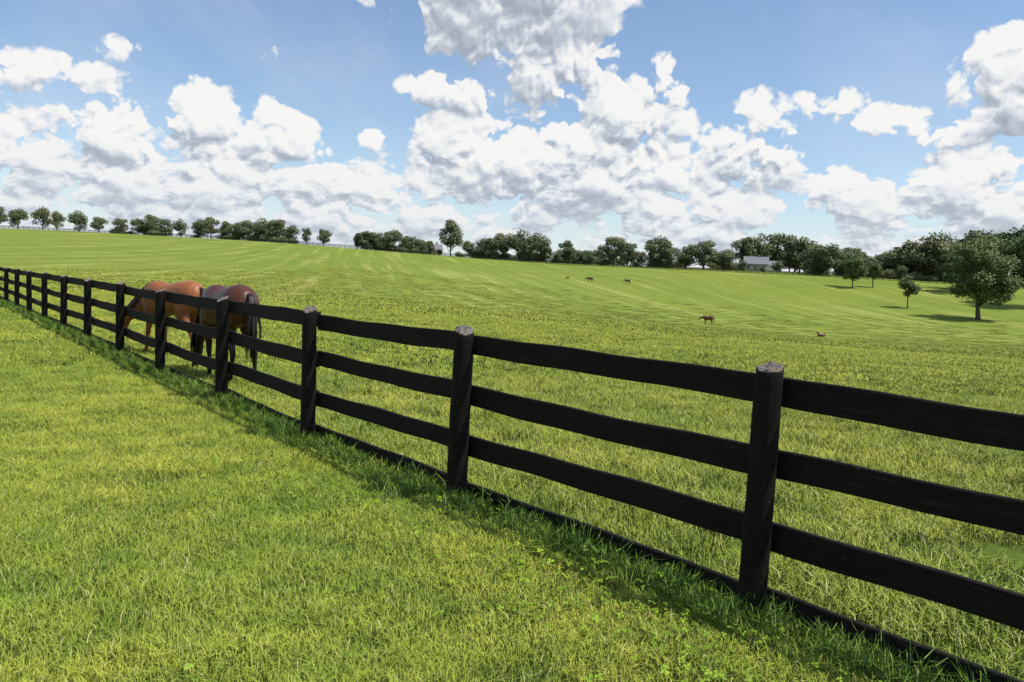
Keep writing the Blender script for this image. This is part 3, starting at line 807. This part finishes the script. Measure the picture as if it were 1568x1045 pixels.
L = wt.math('SUBTRACT', L, wt.math('MULTIPLY', wt.ramp(E0[1], .5, 1.5), .10))
L = wt.math('SUBTRACT', L, wt.math('MULTIPLY', wt.ramp(el, .24, .34, 0, .36, True), wt.ramp(E0[0], .2, 1.2)), None, True)
cc = wt.new('ShaderNodeValToRGB'); wt.set(cc.inputs[0], L)
cr = cc.color_ramp; cr.elements[0].position = 0; cr.elements[0].color = (.40, .45, .53, 1)
cr.elements[1].position = .92; cr.elements[1].color = (1.0, .99, .97, 1)
m1 = cr.elements.new(.35); m1.color = (.56, .61, .69, 1)
m2 = cr.elements.new(.62); m2.color = (.82, .85, .89, 1)
haze = wt.ramp(el, 0.0, .14, .6, 0)
ccol = wt.mix(haze, cc.outputs[0], (.70, .76, .85))
# thin bright veil / horizon haze between the cumulus
veil = wt.noise(wt.comb(wt.math('MULTIPLY', az, .6), wt.math('MULTIPLY_ADD', az, .4, el)), 5, 5, .6, '2D').outputs[0]
va = wt.math('MAXIMUM', hzal, wt.ramp(veil, .45, .80, 0, .30))
sky = wt.new('ShaderNodeTexSky', sky_type='NISHITA'); sky.sun_disc = False
sky.sun_elevation = SUN_EL; sky.sun_rotation = SUN_AZ; sky.altitude = 200; sky.air_density = 1.0; sky.dust_density = .6; sky.ozone_density = 2.0
b1 = wt.new('ShaderNodeBackground'); wt.set(b1.inputs[0], sky.outputs[0]); b1.inputs[1].default_value = .15
b3 = wt.new('ShaderNodeBackground'); b3.inputs[0].default_value = (.76, .84, .93, 1); b3.inputs[1].default_value = .92
b2 = wt.new('ShaderNodeBackground'); wt.set(b2.inputs[0], ccol); b2.inputs[1].default_value = .94
mv = wt.new('ShaderNodeMixShader'); wt.set(mv.inputs[0], va)
wt.l.new(b1.outputs[0], mv.inputs[1]); wt.l.new(b3.outputs[0], mv.inputs[2])
mx = wt.new('ShaderNodeMixShader'); wt.set(mx.inputs[0], wt.math('MULTIPLY', alpha, .97))
wt.l.new(mv.outputs[0], mx.inputs[1]); wt.l.new(b2.outputs[0], mx.inputs[2])
wo = wt.new('ShaderNodeOutputWorld'); wt.l.new(mx.outputs[0], wo.inputs[0])

S = Vector((math.cos(SUN_EL)*math.sin(SUN_AZ), math.cos(SUN_EL)*math.cos(SUN_AZ), math.sin(SUN_EL)))
ld = bpy.data.lights.new('sun', 'SUN'); ld.energy = 5.0; ld.angle = math.radians(.5); ld.color = (1, .95, .86)
lo = bpy.data.objects.new('sun', ld); lo.rotation_euler = S.to_track_quat('Z', 'Y').to_euler(); link(lo); lo.location = (20, -10, 40)

# ------------------------------------------------------------------ camera
cd = bpy.data.cameras.new('camera'); cam = bpy.data.objects.new('camera', cd); link(cam)
cd.sensor_width = 36; cd.lens = 28.0; cd.clip_end = 9000; cd.clip_start = .05
p_, r_ = math.radians(4.5), math.radians(2.5)
Fw = Vector((0, math.cos(p_), -math.sin(p_))); U0 = Vector((0, math.sin(p_), math.cos(p_))); R0 = Vector((1, 0, 0))
Rt = R0*math.cos(r_)+U0*math.sin(r_); Up = -R0*math.sin(r_)+U0*math.cos(r_)
M4 = Matrix((Rt, Up, -Fw)).transposed().to_4x4(); M4.translation = Vector((0, 0, 1.85))
cam.matrix_world = M4
scene.camera = cam
